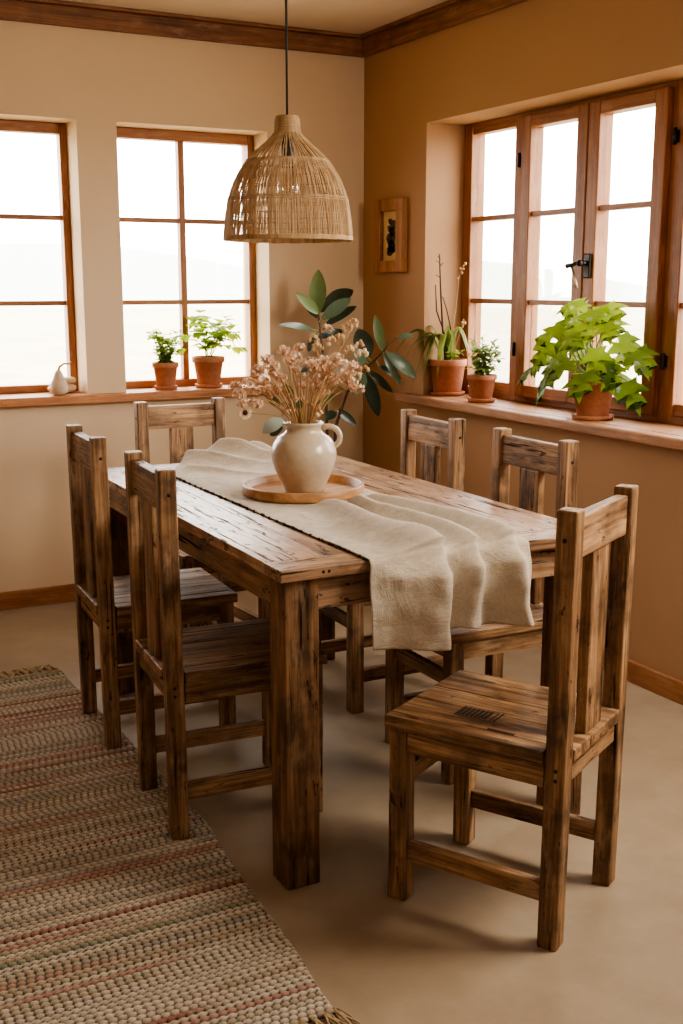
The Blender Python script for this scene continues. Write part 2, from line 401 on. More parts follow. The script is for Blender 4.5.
# handle on the meeting stile
h = MB(); h.box(-.067, -.056, -.052, -.016, (.500), .590, .004, .5)
h.tube([(-.06, -.034, .555), (-.095, -.034, .555)], .009, 10); h.ball((-.098, -.034, .555), .013, 10, 6)
ho = h.obj('window_handle', METAL, r)
h = MB(); h.tube([(-.098, -.03, .557), (-.104, .0, .549), (-.108, .028, .545)], [.007, .008, .010], 8); h.obj('latch_knob', METAL, ho)
h = MB(); h.tube([(-.100, .012, .549), (-.106, -.025, .490), (-.108, -.034, .465)], [.005, .0045, .007], 8); h.obj('handle_lever', CHROME, ho)

# ------------------------------------------------------------------ outside
GRASS = plain('meadow', rgb(164, 156, 132), .95, var=.25, scale=.6)
HAZE = plain('hazy_hill', rgb(160, 166, 158), 1., var=.1, scale=.05)  # distance haze is painted in as a pale hill colour
m = MB(); m.add([(-90, -90, -.5), (140, -90, -.5), (140, 140, -.5), (-90, 140, -.5)], [(0, 1, 2, 3)]); struct(m.obj('meadow_ground', GRASS))
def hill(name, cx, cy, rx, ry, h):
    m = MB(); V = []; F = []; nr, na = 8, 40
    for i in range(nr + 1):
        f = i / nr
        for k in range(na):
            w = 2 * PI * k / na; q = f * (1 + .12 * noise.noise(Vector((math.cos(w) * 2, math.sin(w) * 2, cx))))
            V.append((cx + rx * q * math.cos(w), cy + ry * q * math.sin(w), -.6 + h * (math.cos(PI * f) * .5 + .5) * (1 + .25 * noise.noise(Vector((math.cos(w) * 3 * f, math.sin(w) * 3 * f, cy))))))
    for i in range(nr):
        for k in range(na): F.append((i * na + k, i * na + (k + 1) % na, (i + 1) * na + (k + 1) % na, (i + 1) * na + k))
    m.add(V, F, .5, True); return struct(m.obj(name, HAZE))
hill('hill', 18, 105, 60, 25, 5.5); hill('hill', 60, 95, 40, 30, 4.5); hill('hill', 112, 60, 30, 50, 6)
FOLH = leafmat('hazy_foliage', rgb(122, 134, 112), rgb(156, 166, 140), .9, .2, .1)  # crown colours washed out to imitate haze, no real mist
TRK = plain('hazy_trunk', rgb(150, 136, 120), .9)  # trunk colour paled for the same painted haze
def tree(x, y, h, w, label, seed):
    rr = random.Random(seed)
    t = thing('tree', label, 'tree', (x, y, -.5), 0, 'trees beyond the meadow')
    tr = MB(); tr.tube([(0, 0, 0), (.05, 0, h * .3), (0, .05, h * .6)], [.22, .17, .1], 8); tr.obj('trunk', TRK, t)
    c = MB()
    for i in range(1100):
        a, b, q = rr.uniform(0, 2 * PI), rr.uniform(-1, 1), rr.random() ** .4
        s = math.sqrt(1 - b * b); lump = .8 + .3 * math.sin(3 * a + seed) * s
        p = Vector((w * q * s * math.cos(a) * lump, w * q * s * math.sin(a) * lump, h * .62 + h * .38 * b * q))
        d = Vector((rr.uniform(-1, 1), rr.uniform(-1, 1), rr.uniform(-1, 1))).normalized()
        c.leaf(p, p + d * .55, .42, (rr.uniform(-1, 1), rr.uniform(-1, 1), 1), n=3, tint=rr.random())
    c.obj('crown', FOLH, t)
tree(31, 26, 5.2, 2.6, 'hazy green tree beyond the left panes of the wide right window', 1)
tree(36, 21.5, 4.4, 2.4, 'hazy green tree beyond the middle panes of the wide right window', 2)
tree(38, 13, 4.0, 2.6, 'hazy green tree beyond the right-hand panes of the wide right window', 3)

# ------------------------------------------------------------------ dining table
TH = .76
tx, ty, tr = -1.6868, -2.6748, -.0135
W, L = .8756, 1.5354
ctr = Vector((tx, ty, 0)) + Matrix.Rotation(tr, 3, 'Z') @ Vector((W / 2, L / 2, 0))
table = thing('dining_table', 'long rustic reclaimed wood dining table with linen runner on it', 'table', ctr, tr)
hw, hl = W / 2, L / 2
m = MB(); bb = .088; nb = 6; bw = W / nb
for i in range(nb):
    # uneven board ends and gaps, as in old planks
    x0 = -hw + i * bw; m.box(x0 + .0006, x0 + bw - .0006, -hl + bb + .0008, hl - bb - .0008, TH - .028, TH + random.uniform(-.0006, .0006), .0022, random.uniform(.3, .8))
top = m.obj('tabletop', TY, table)
for s in (-1, 1):
    m = MB(); ya, yb = sorted((s * hl, s * (hl - bb))); m.box(-hw, hw, ya, yb, TH - .028, TH, .003, .45); m.obj('breadboard_end', TX, table)
a_, o_ = .084, .016
legs = []
for sx in (-1, 1):
    for sy in (-1, 1):
        xa, xb = sorted((sx * (hw - o_), sx * (hw - o_ - a_))); ya, yb = sorted((sy * (hl - o_), sy * (hl - o_ - a_)))
        m = MB(); m.box(xa, xb, ya, yb, 0, TH - .028, .004, random.uniform(.35, .65), jit=.0008); m.obj('leg', TZ, table)
ap0, ap1 = TH - .028 - .078, TH - .028
for sx in (-1, 1):
    xa, xb = sorted((sx * (hw - o_ - .008), sx * (hw - o_ - .034))); m = MB(); m.box(xa, xb, -hl + o_ + a_, hl - o_ - a_, ap0, ap1, .003, .35); m.obj('apron', TY, table)
for sy in (-1, 1):
    ya, yb = sorted((sy * (hl - o_ - .012), sy * (hl - o_ - .038))); m = MB(); m.box(-hw + o_ + a_, hw - o_ - a_, ya, yb, ap0, ap1, .003, .3); m.obj('apron', TX, table)
for x in (-.335, -.321):
    m = MB(); m.ball((x + .0, -hl - .0005, TH - .013), .004, 8, 4, sq=(1, .3, 1)); m.obj('peg', DARK, table)

# ------------------------------------------------------------------ chairs
cw, cd, lt = .357, .406, .043
xr, xf, yy = -cd / 2 + lt / 2, cd / 2 - lt / 2, .157
SH, CH = .435, .935
def make_chair():
    t = thing('dining_chair', '', 'chair')
    m = MB(); st = .028
    ys = [-.182, -.1345, -.046, .044, .1345, .182]
    for i in range(5):
        xa = xr - .028 if 0 < i < 4 else xr + lt / 2 + .001
        m.box(xa, .214, ys[i] + .0005, ys[i + 1] - .0005, SH - st, SH + random.uniform(-.0005, .0005), .0028, .35 + .1 * i if i % 2 else .62 - .04 * i)
    m.obj('seat', WX, t)
    for s in (1, -1):
        m = MB(); h = lt / 2
        # rear posts run from the floor to the top of the back, a touch slimmer at the tip
        q0 = len(m.V); m.box(xr - h, xr + h, s * yy - h, s * yy + h, 0, CH, .004, random.uniform(.4, .7), jit=.001)
        m.V = [(x - .008 * max(0, (z - SH) / (CH - SH)), y, z) for x, y, z in m.V]
        p = m.obj('back_post', WZ, t)
        yo = s * (yy + h)
        for x_, z, r_ in ((xr - .006, .875, .0048), (xr - .006, .398, .0042), (xr - .006, .377, .0042)):
            q = MB(); q.tube([(x_, yo - s * .006, z), (x_, yo + s * .0006, z)], r_, 8); q.obj('peg', DARK, p)
        q = MB(); q.box(xr - h - .0006, xr - h + .006, s * yy - .006, s * yy + .006, .378, .392, 0); q.obj('peg', DARK, p)
        m = MB(); m.box(xf - h, xf + h, s * yy - h, s * yy + h, 0, SH - st, .004, random.uniform(.35, .65), jit=.001); m.obj('leg', WZ, t)
        m = MB(); m.box(xr + h, xf - h, s * yy - .011 + s * .006, s * yy + .011 + s * .006, SH - st - .052, SH - st, .002, .3); m.obj('apron', WX, t)
        m = MB(); m.box(xr + h, xf - h, s * yy - .011, s * yy + .011, .098, .142, .003, random.uniform(.3, .6)); m.obj('stretcher', WX, t)
    m = MB(); m.box(xf - .008, xf + .014, -yy + lt / 2, yy - lt / 2, SH - st - .052, SH - st, .002, .35); m.obj('apron', WY, t)
    m = MB(); m.box(xr - .016, xr + .008, -yy + lt / 2, yy - lt / 2, SH - st - .05, SH - st, .002, .6); m.obj('apron', WY, t)
    m = MB(); m.box(xf - .011, xf + .011, -yy + lt / 2, yy - lt / 2, .272, .312, .003, .4); m.obj('stretcher', WY, t)
    m = MB(); m.box(xr - .021, xr + .007, -yy + lt / 2, yy - lt / 2, .832, .917, .003, .6, jit=.001); m.obj('top_rail', WY, t)
    m = MB(); m.box(xr - .016, xr + .008, -.046, .046, SH, .832, .003, .6); m.obj('back_slat', WZ, t)
    return t
RT = .0012     # the soft rug is pressed flat under the rear legs of the two left chairs
CH_SPEC = [
    (-1.5853, -1.5109, -.0528, RT, 'reclaimed wood dining chair on the left side of the table, farther from the camera'),
    (-1.6037, -2.1491, -.0764, RT, 'reclaimed wood dining chair on the left side of the table, beside its near leg'),
    (-.8109, -1.5929, 3.1193, 0, 'reclaimed wood dining chair on the window side, farther one, below the spider plant'),
    (-.8307, -2.1793, 3.1422, 0, 'reclaimed wood dining chair on the window side, nearer one, seat below hanging cloth'),
    (-1.2256, -2.8776, 2.0758, 0, 'nearest dining chair, turned at an angle at the near end of the table'),
    (-1.1924, -.9417, -1.507, 0, 'reclaimed wood dining chair at the far end of the table, facing the camera')]
proto = make_chair()
for i, (x, y, a, z, lab) in enumerate(CH_SPEC):
    c = proto if i == 0 else copy_tree(proto)
    c['label'] = lab; c['group'] = 'dining chairs around the table'
    c.location = (x, y, z); c.rotation_euler = (0, 0, a)
    if i == 4: near_chair = c
# old printed stamp on the seat of the nearest chair
m = MB(); s0 = SH + .0009
for k in range(7):
    xx = .0145 + .0105 * k
    m.add([(xx, .040, s0), (xx + .0085, .040, s0), (xx + .0085, .088, s0), (xx, .088, s0)], [(0, 1, 2, 3)])
for x0, x1, y0, y1 in ((.006, .086, .034, .036), (.006, .086, .093, .095), (.086, .088, .034, .095), (-.008, -.003, .036, .092), (.002, .006, .038, .09), (-.075, -.012, .128, .138)):
    m.add([(x0, y0, s0), (x1, y0, s0), (x1, y1, s0), (x0, y1, s0)], [(0, 1, 2, 3)])
m.obj('faded_stamp', plain('faded_ink', rgb(50, 36, 26), .7, var=.5, scale=200), near_chair, label='faded dark rectangular print on the seat boards')

# ------------------------------------------------------------------ table runner
def sm(a, b, x):
    t = max(0., min(1., (x - a) / (b - a))); return t * t * (3 - 2 * t)
def gz(x, c, w): return math.exp(-((x - c) / w) ** 2)
TC = (-1.247, -1.888)     # tray centre
YN = -2.692              # where the cloth turns over the near edge
def ridge(x, y):
    """height of the long folds running from the tray to the near edge"""
    t = sm(-2.0, -2.66, y)
    tt = max(0., min(1., (-2.0 - y) / .68))
    h = 0
    for xa, xb, wa, wb, ha, hb in ((-1.295, -1.330, .032, .066, .026, .048), (-1.215, -1.205, .018, .032, .034, .036), (-1.155, -1.105, .018, .042, .028, .046)):
        c = xa + (xb - xa) * tt + .012 * math.sin(9 * tt + xa * 30); w = wa + (wb - wa) * tt
        h += (ha + (hb - ha) * tt) * (gz(x, c, w) if x < c else gz(x, c, w * .42)) * sm(-1.955, -2.07, y)
    return h
def far_folds(x, y):
    h = 0
    def seg(p, q, w, hh):
        px, py = x - p[0], y - p[1]; dx, dy = q[0] - p[0], q[1] - p[1]; l2 = dx * dx + dy * dy
        t = max(0, min(1, (px * dx + py * dy) / l2)); d = math.hypot(px - t * dx, py - t * dy)
        return hh * math.exp(-1.25 * (math.sqrt(d * d + 2.5e-5) - .005) / w) * (.75 + .25 * math.sin(5 * t + 1))
    h += seg((-1.36, -1.19), (-1.08, -1.50), .040, .044)
    h += seg((-1.25, -1.17), (-1.04, -1.36), .042, .074)
    h += seg((-1.13, -1.18), (-1.00, -1.27), .032, .052)
    h += seg((-1.40, -1.34), (-1.20, -1.60), .022, .020)
    return h
cloth = MB(); NU, NV = 110, 330
HANG = .19
V = []
for j in range(NV + 1):
    s = j / NV
    for i in range(NU + 1):
        u = i / NU
        flat = 1.545; tot = flat + HANG
        d = s * tot
        y = -1.155 - d
        yl = max(y, YN)
        xl = -1.476 + .11 * sm(-1.42, -1.16, yl); xrr = -1.042 + .012 * math.sin(yl * 7)
        x = xl + (xrr - xl) * u
        dist = math.hypot(x - TC[0], yl - TC[1]); mk = sm(.185, .26, dist)
        wr = .0034 * noise.noise(Vector((x * 14, yl * 6, 2))) +   .0016 * noise.noise(Vector((x * 40, yl * 18, 5)))
        base = TH + .0024
        hh = (ridge(x, yl) + far_folds(x, yl)) * mk + max(-.001, wr) * mk
        if y > YN + .012:
            e = sm(YN + .05, YN + .012, y)
            p = (x + hh * .5 * mk, y - hh * .5 * e, base + hh * (1 - .25 * e))
        else:
            h2 = YN + .012 - y                  # how far down the hanging part
            R = .012; ang = min(PI / 2, h2 / R); dn = max(0., h2 - R * PI / 2)
            hf = ridge(x, -2.68) * .75
            dd = dn / HANG
            bul = 0
            for c, w1, w2, am in ((-1.325, .10, .022, .070), (-1.215, .035, .016, .018), (-1.102, .036, .036, .068)):
                bul += am * (gz(x, c, w1) if x < c else gz(x, c, w2))
            bul = hf * .5 * (1 - dd) + bul * (.35 + .75 * dd) + .015 * noise.noise(Vector((x * 16, dn * 9, 8))) + .005 * noise.noise(Vector((x * 34, dn * 20, 3)))
            lenf = 1 - .10 * gz(x, -1.235, .05) - .13 * gz(x, -1.08, .09)
            yq = YN + .012 - R * math.sin(ang) - hf * .5 * math.sin(ang) - bul * min(1, dn / .03)
            zq = base - R * (1 - math.cos(ang)) + hf * .75 * math.cos(ang * .8) * (1 - min(1, dn / .05)) - dn * lenf
            p = (x + .012 * dd * (1 if u > .6 else 0) + hf * .5 * (1 - min(1, dn / .14)), yq, zq)
        V.append(p)
F = [(j * (NU + 1) + i, (j + 1) * (NU + 1) + i, (j + 1) * (NU + 1) + i + 1, j * (NU + 1) + i + 1) for j in range(NV) for i in range(NU)]
cloth.add(V, F, .5, True)
runner = cloth.obj('table_runner', LINEN)
tag(runner, 'rumpled beige linen runner hanging over the near end of the table', 'table runner')
md = runner.modifiers.new('thick', 'SOLIDIFY'); md.thickness = .0022; md.offset = 1
# whip stitches along the left edge, hem line on the hanging end
m = MB(); y = -1.40; k = 0
while y > -2.68:
    k += 1
    big = k % 4 == 0 or random.random() < .1
    m.ball((-1.476 + random.uniform(-.002, .001), y, TH + .0035), .0040 if big else .0011, 6, 4, sq=(1.1, 1.3 if big else 4.0, .9)); y -= random.uniform(.010, .014)
m.obj('edge_stitching', STITCH, runner, label='dark whip stitching along the left edge')
m = MB()
for row in (NV - 13, NV - 11):
    m.tube([Vector(V[row * (NU + 1) + i]) + Vector((0, -.0026, 0)) for i in range(0, NU + 1, 2)], .0007, 4)
m.obj('hem_stitching', plain('hem_thread', rgb(184, 166, 142), .9), runner)

# ------------------------------------------------------------------ tray and vase
TZ0 = TH + .0052
tray = MB(); tray.lathe([(0, 0), (.168, 0), (.175, .003), (.177, .008), (.177, .028), (.1745, .031), (.169, .031), (.1665, .028), (.165, .011), (.160, .008), (0, .008)], 72)
o = tray.obj('round_tray', TRAY, loc=(TC[0], TC[1], TZ0)); tag(o, 'round pale wooden tray under the vase on the runner', 'tray')
VX, VY, VZ = -1.250, -1.900, TZ0 + .0085
vase = thing('ceramic_vase', 'cream stoneware jug vase with one handle standing on the round tray', 'vase', (VX, VY, VZ))
prof = [(0, .004), (.052, .0), (.056, .003), (.060, .014), (.071, .040), (.084, .072), (.092, .100), (.0945, .118), (.093, .136), (.086, .157), (.074, .174), (.062, .185), (.0565, .192), (.0545, .200), (.0555, .208), (.060, .213), (.0625, .217), (.0615, .2215), (.057, .222), (.052, .216), (.0495, .205), (.050, .19), (.06, .17), (.07, .15), (.06, .05), (0, .03)]
prof = [(r_ * (.93 if z_ > .18 else 1), z_ * .91) for r_, z_ in prof]
m = MB(); m.lathe(prof, 56); m.obj('vase_body', CERAM, vase)
hx, hy = .883, -.469
m = MB(); H = []
for k in range(17):
    f = k / 16; a = PI * (.62 - 1.16 * f)
    rr_, zz = .072 + .032 * math.cos(a), .160 + .029 * math.sin(a) - .006 * f
    H.append((hx * rr_, hy * rr_, zz))
H[0] = (hx * .050, hy * .050, .185); H[-1] = (hx * .084, hy * .084, .132)
m.tube(H, [.0082] * 17, 10); m.obj('handle', CERAM, vase)

# ------------------------------------------------------------------ dried flowers
MOUTH = Vector((VX, VY, VZ + .197)); RC = Vector((.883, -.469, 0)); DC = Vector((.469, .883, 0))
bq = thing('dried_flower_bouquet', 'bunch of dried pinkish beige flowers fanning out of the cream vase', 'dried flowers', MOUTH)
def stem_pts(end, wob=.01, n=9):
    e = Vector(end); a = Vector((random.uniform(-.022, .022), random.uniform(-.022, .022), -.12)); lip = Vector((e.x * .13, e.y * .13, .0))
    lip = lip.normalized() * min(.034, lip.length + .006) if lip.length > 1e-4 else lip
    P = []
    for k in range(n):
        f = k / (n - 1)
        if f < .25: p = a.lerp(lip, f / .25)
        else:
            g = (f - .25) / .75; p = lip.lerp(e, g) + Vector((0, 0, .03 * math.sin(PI * g)))
        P.append(p)
    return P
HEADS = [(-52, 42), (-42, 55), (-61, 30), (-34, 64), (-19, 72), (-4, 74), (-14, 60), (-29, 50), (-49, 30), (6, 60), (14, 53), (24, 47), (31, 40), (41, 50), (46, 40), (18, 62), (8, 45), (-39, 40), (-21, 45), (-8, 53), (37, 60),
         (-58, 20), (-66, 36), (-45, 22), (28, 56), (-26, 34), (0, 36), (52, 34), (16, 38), (-10, 66), (33, 66), (-36, 30), (-46, 48), (20, 28), (-30, 58), (48, 56)]
def flower_head(c, rad, rr, n=26):
    m = MB()
    for i in range(n):
        a, b = rr.uniform(0, 2 * PI), rr.uniform(-.5, 1)
        s = math.sqrt(max(0, 1 - b * b)); p = Vector(c) + Vector((math.cos(a) * s, math.sin(a) * s, b * .62)) * rad * rr.uniform(.6, 1.05)
        nrm = (p - Vector(c)).normalized(); t0 = nrm.orthogonal().normalized(); t1 = nrm.cross(t0); tn = rr.random()
        for q in range(5):
            w = 2 * PI * q / 5 + a; d = (t0 * math.cos(w) + t1 * math.sin(w)) * .0062 + nrm * .0028
            m.leaf(p, p + d, .0058, nrm, 0, .2, 2, min(1, max(0, tn + rr.uniform(-.15, .15))))
        m.tube([Vector(c) - Vector((0, 0, rad * .7)), p], .0006, 3, .1, False)
    return m
rr = random.Random(3)
for i, (lx, up) in enumerate(HEADS):
    e = RC * (lx * .00292) + DC * rr.uniform(-.07, .07) + Vector((0, 0, up * .0029))
    m = MB(); P = stem_pts(e); m.tube(P, [.0016] * 6 + [.0012] * 3, 5); st = m.obj('flower_stem', STRAW, bq)
    flower_head(e, rr.uniform(.016, .026), rr, rr.randint(22, 32)).obj('flower_head', PETAL, st)
for i in range(34):       # bare straw stems and small buds in the thick of the bunch
    lx, up = rr.uniform(-46, 40), rr.uniform(8, 48)
    e = RC * (lx * .0029 * (up / 48 + .25)) + DC * rr.uniform(-.05, .05) + Vector((0, 0, up * .0029))
    m = MB(); m.tube(stem_pts(e), .0011, 4); st = m.obj('flower_stem', STRAW, bq)
    b = MB()
    for q in range(3): b.ball(e + Vector((rr.uniform(-.006, .006), rr.uniform(-.006, .006), rr.uniform(-.006, .006))), rr.uniform(.003, .0055), 6, 4, rr.random())
    b.obj('bud', PODS, st)
for lx, up, dy in ((-16, 34, .03), (14, 24, .02), (28, 26, .03), (-34, 24, .02), (-4, 22, -.02)):
    m = MB(); e = RC * (lx * .0029) + DC * dy + Vector((0, 0, up * .0029)); P = stem_pts(e * .7); m.tube(P, .0012, 4)
    st = m.obj('leaf_stem', STEMG, bq)
    lf = MB(); lf.leaf(e * .68, e * 1.12, .022, DC * -1 + Vector((0, 0, .4)), .1, .2, 6, .2); lf.obj('leaf', RUBBER_L, st)
# a single daisy leaning far out to the left
e = RC * (-.163) + Vector((0, 0, .033)) - DC * .03
dz = thing('dried_daisy', 'single dried daisy with dark centre drooping left of the vase', 'dried flower', MOUTH)
m = MB(); m.tube([(-.014, .01, -.1), tuple(RC * -.036 + Vector((0, 0, .006))), tuple(RC * -.09 + Vector((0, 0, .024))), tuple(e)], .0011, 5); m.obj('flower_stem', STRAW, dz)
m = MB(); nrm = (-DC * .9 - RC * .3 + Vector((0, 0, .2))).normalized(); t0 = nrm.orthogonal().normalized(); t1 = nrm.cross(t0)
for q in range(12):
    w = 2 * PI * q / 12; d = (t0 * math.cos(w) + t1 * math.sin(w)) * .021 + nrm * rr.uniform(.0, .006); m.leaf(e, e + d, .0105, nrm, .1, .2, 4, rr.uniform(.4, 1))
m.obj('petals', PETAL, dz)
m = MB(); m.ball(e + nrm * .003, .0075, 10, 6, sq=(1, 1, 1)); m.obj('flower_centre', TWIG, dz)
# the tall curly seed-pod sprig on the right
sp = thing('seedpod_sprig', 'tall sprig with curled pale seed pods rising right of the dried flowers', 'dried flower', MOUTH)
main = [Vector((.006, -.006, -.11)), RC * .02 + Vector((0, 0, .02)), RC * .06 + Vector((0, 0, .12)), RC * .105 + Vector((0, 0, .21)), RC * .135 + Vector((0, 0, .265))]
m = MB(); m.tube(main, [.0022, .0022, .002, .0016, .001], 6); m.obj('flower_stem', STRAW, sp)
for lx, up, cu in ((43, 92, 1), (49, 97, -1), (36, 82, -1), (55, 76, 1), (58, 68, -1), (28, 80, 1), (60, 52, 1), (52, 46, -1), (45, 72, 1), (24, 92, -1), (14, 74, 1), (10, 82, -1)):
    e = RC * (lx * .0029) + Vector((0, 0, up * .0029)) + DC * rr.uniform(-.03, .03)
    k = min(range(len(main)), key=lambda q: (main[q] - e).length); src = main[max(1, k - 1)]
    m = MB(); m.tube([src, src.lerp(e, .5) + Vector((0, 0, .008)), e], .0009, 4); b = m.obj('twig', STRAW, sp)
    m = MB(); R0 = rr.uniform(.010, .014)
    for x in range(7):
        w = x * .62 + rr.uniform(-.2, .2); p = e + RC * (math.cos(w) * R0 * cu + rr.uniform(-.003, .003)) + Vector((0, 0, math.sin(w) * R0 * .9)) - DC * rr.uniform(-.006, .008)
        m.ball(p, rr.uniform(.004, .0068), 7, 5, rr.random(), (1, 1, rr.uniform(.8, 1.5)))
    m.obj('seed_pod', PODS, b)
# silver leaf sprig
sl = thing('silver_leaf_sprig', 'pair of pale silvery leaves poking out at the left of the vase rim', 'leaf sprig', MOUTH)
m = MB(); m.tube([(-.01, -.01, -.1), tuple(RC * -.043 + Vector((0, 0, .006)) - DC * .01), tuple(RC * -.06 + Vector((0, 0, .01)) - DC * .02)], .0016, 5); m.obj('stem', STEMG, sl)
b0_ = RC * -.055 + Vector((0, 0, .012)) - DC * .02
m = MB(); m.leaf(b0_, RC * -.118 + Vector((0, 0, -.022)) - DC * .03, .042, -DC + Vector((0, 0, .5)), .25, .2, 8, .9); m.obj('leaf', SILVER, sl)
m = MB(); m.leaf(RC * -.06 + Vector((0, 0, -.012)) - DC * .0, RC * -.10 + Vector((0, 0, -.035)) + DC * .01, .03, -DC + Vector((0, 0, .5)), .2, .2, 8, .1); m.obj('leaf', RUBBER, sl)
s2 = thing('sage_leaf_sprig', 'pale grey-green leaf upright among the dried flowers near the seed pods', 'leaf sprig', MOUTH)
b0_ = RC * .085 + Vector((0, 0, .14)) + DC * .04
m = MB(); m.tube([(.01, -.01, -.1), tuple(RC * .03 + Vector((0, 0, .012)) + DC * .012), tuple(b0_)], .0014, 5); m.obj('stem', STEMG, s2)
m = MB(); m.leaf(b0_, b0_ + RC * .036 + Vector((0, 0, .036)), .036, -DC, .15, .2, 8, .8); m.obj('leaf', SILVER, s2)

# ------------------------------------------------------------------ pendant lamp
PX, PY = -1.246, -1.80
lamp = thing('pendant_lamp', 'woven rattan dome pendant lamp hanging over the table on a dark cord', 'lamp', (PX, PY, -.006))
m = MB(); m.tube([(0, 0, 1.815), (0, 0, 2.1), (0, 0, CZ - .01)], .0034, 8); m.obj('cord', BLACK, lamp)
m = MB(); m.lathe([(0, 0), (.05, 0), (.055, -.006), (.052, -.022), (.02, -.03), (0, -.03)], 32, (0, 0, CZ + .006)); m.obj('ceiling_rose', BLACK, lamp)
SP = [(.030, 1.826), (.034, 1.815), (.0345, 1.800), (.036, 1.785), (.045, 1.773), (.070, 1.750), (.096, 1.728), (.117, 1.706), (.134, 1.683), (.149, 1.657), (.161, 1.628), (.170, 1.600), (.177, 1.56), (.181, 1.525), (.183, 1.493)]
def prof_r(z):
    for (r0, z0), (r1, z1) in zip(SP, SP[1:]):
        if z1 <= z <= z0: return r0 + (r1 - r0) * (z0 - z) / (z0 - z1)
    return SP[-1][0]
def strands(mb, za, zb, n, rad, wob, seed, seg=8, dr=0.):
    q = random.Random(seed)
    for i in range(n):
        if q.random() < .04: continue
        a = 2 * PI * (i + q.uniform(-.28, .28)) / n; tw = q.uniform(-wob, wob)
        P = []
        for k in range(seg + 1):
            f = k / seg; z = za + (zb - za) * f; rr_ = prof_r(z) + dr + q.uniform(-.0006, .0006); w = a + tw * f + q.uniform(-.2, .2) * wob * .5
            P.append((rr_ * math.cos(w), rr_ * math.sin(w), z))
        mb.tube(P, rad, 4, q.random(), False)
def ring(mb, z, rad, dr=0., n=64):
    mb.tube([((prof_r(z) + dr) * math.cos(2 * PI * k / n), (prof_r(z) + dr) * math.sin(2 * PI * k / n), z + .0006 * math.sin(k * 1.7)) for k in range(n + 1)], rad, 5, .5, False)
sh = MB()
strands(sh, 1.785, 1.706, 84, .0016, .05, 1)                # open fan below the neck
strands(sh, 1.706, 1.602, 215, .00135, .025, 2)
strands(sh, 1.602, 1.493, 232, .00135, .02, 3)
for z in [1.826 - .0042 * k for k in range(11)]: ring(sh, z, .0023)       # tightly bound neck
for z in (1.708, 1.704, 1.683, 1.655, 1.628, 1.606, 1.602, 1.597, 1.56, 1.53): ring(sh, z, .0016, .0014 if z > 1.7 or 1.595 < z < 1.607 else -.0015)
for z in (1.499, 1.496, 1.493, 1.4905): ring(sh, z, .0026)
sho = sh.obj('lamp_shade', RATTAN, lamp)
m = MB(); m.lathe([(0, 1.815), (.012, 1.812), (.017, 1.775), (.0185, 1.72), (.0185, 1.69), (.015, 1.688), (0, 1.688)], 20); m.obj('socket', BLACK, lamp)
m = MB(); m.lathe([(.0135, 1.695), (.014, 1.685), (.020, 1.668), (.028, 1.648), (.0305, 1.634), (.029, 1.62), (.022, 1.608), (.010, 1.602), (0, 1.601)], 24); bo = m.obj('bulb', BULB, lamp)
m = MB(); m.tube([(.008 * math.cos(k * 1.3), .008 * math.sin(k * 1.3), 1.66 - .0035 * k) for k in range(12)], .0007, 4); m.obj('filament', plain('filament_wire', rgb(190, 130, 70), .4), bo)

# ------------------------------------------------------------------ framed picture on the right wall
pic = thing('framed_picture', 'small framed dark print in a wide wooden frame on the right wall', 'picture', (-.001, -.275, 1.572))
fw, fh, bw_, bh_ = .126, .160, .056, .052
m = MB()
for s in (1, -1):
    ya, yb = sorted((s * fw, s * (fw - bw_))); m.box(-.032, 0, ya, yb, -fh, fh, .005, .5)
    za, zb_ = sorted((s * fh, s * (fh - bh_))); m.box(-.0315, 0, -fw + bw_, fw - bw_, za, zb_, .004, .55)
m.obj('picture_frame', PICW, pic)
m = MB(); m.box(-.010, -.006, -fw + bw_, fw - bw_, -fh + bh_, fh - bh_, 0); mo = m.obj('mat_board', PAPER, pic)
m = MB(); q = random.Random(5)
for cy, cz_, r_ in ((.004, .062, .014), (-.014, .044, .022), (-.010, .018, .021), (.010, .032, .016), (.0, -.012, .028), (-.006, -.045, .027), (.006, -.066, .022), (.012, .07, .007), (-.018, -.062, .014)):
    P = [(-.0112, cy * 1.3 + 1.35 * r_ * (1 + q.uniform(-.22, .22)) * math.cos(2 * PI * k / 14), cz_ + r_ * (1 + q.uniform(-.22, .22)) * math.sin(2 * PI * k / 14)) for k in range(14)]
    m.add(P, [tuple(range(14))])
m.obj('print', INK, mo)

# ------------------------------------------------------------------ potted plants
def pot_parts(t, rt, rb_, h, saucer=True, srad=None):
    z0 = .0
    if saucer:
        sr = srad or rb_ * 1.28
        m = MB(); m.lathe([(0, 0), (sr * .86, 0), (sr * .95, .004), (sr, .016), (sr * .97, .018), (sr * .9, .012), (rb_ * .6, .006), (0, .006)], 36); m.obj('saucer', TERRA, t); z0 = .0075
    m = MB(); rim = h * .2
    m.lathe([(0, z0), (rb_ * .95, z0), (rb_, z0 + .004), (rt * .90, z0 + h - rim), (rt * .985, z0 + h - rim + .001), (rt, z0 + h - rim + .005), (rt * 1.01, z0 + h - .004), (rt * .98, z0 + h), (rt * .90, z0 + h), (rt * .88, z0 + h - .008), (rt * .85, z0 + h - .03)], 40); m.obj('pot', TERRA, t)
    m = MB(); m.lathe([(rt * .875, z0 + h - .018), (rt * .6, z0 + h - .012), (0, z0 + h - .010)], 24); m.obj('soil', SOIL, t)
    return z0 + h - .012
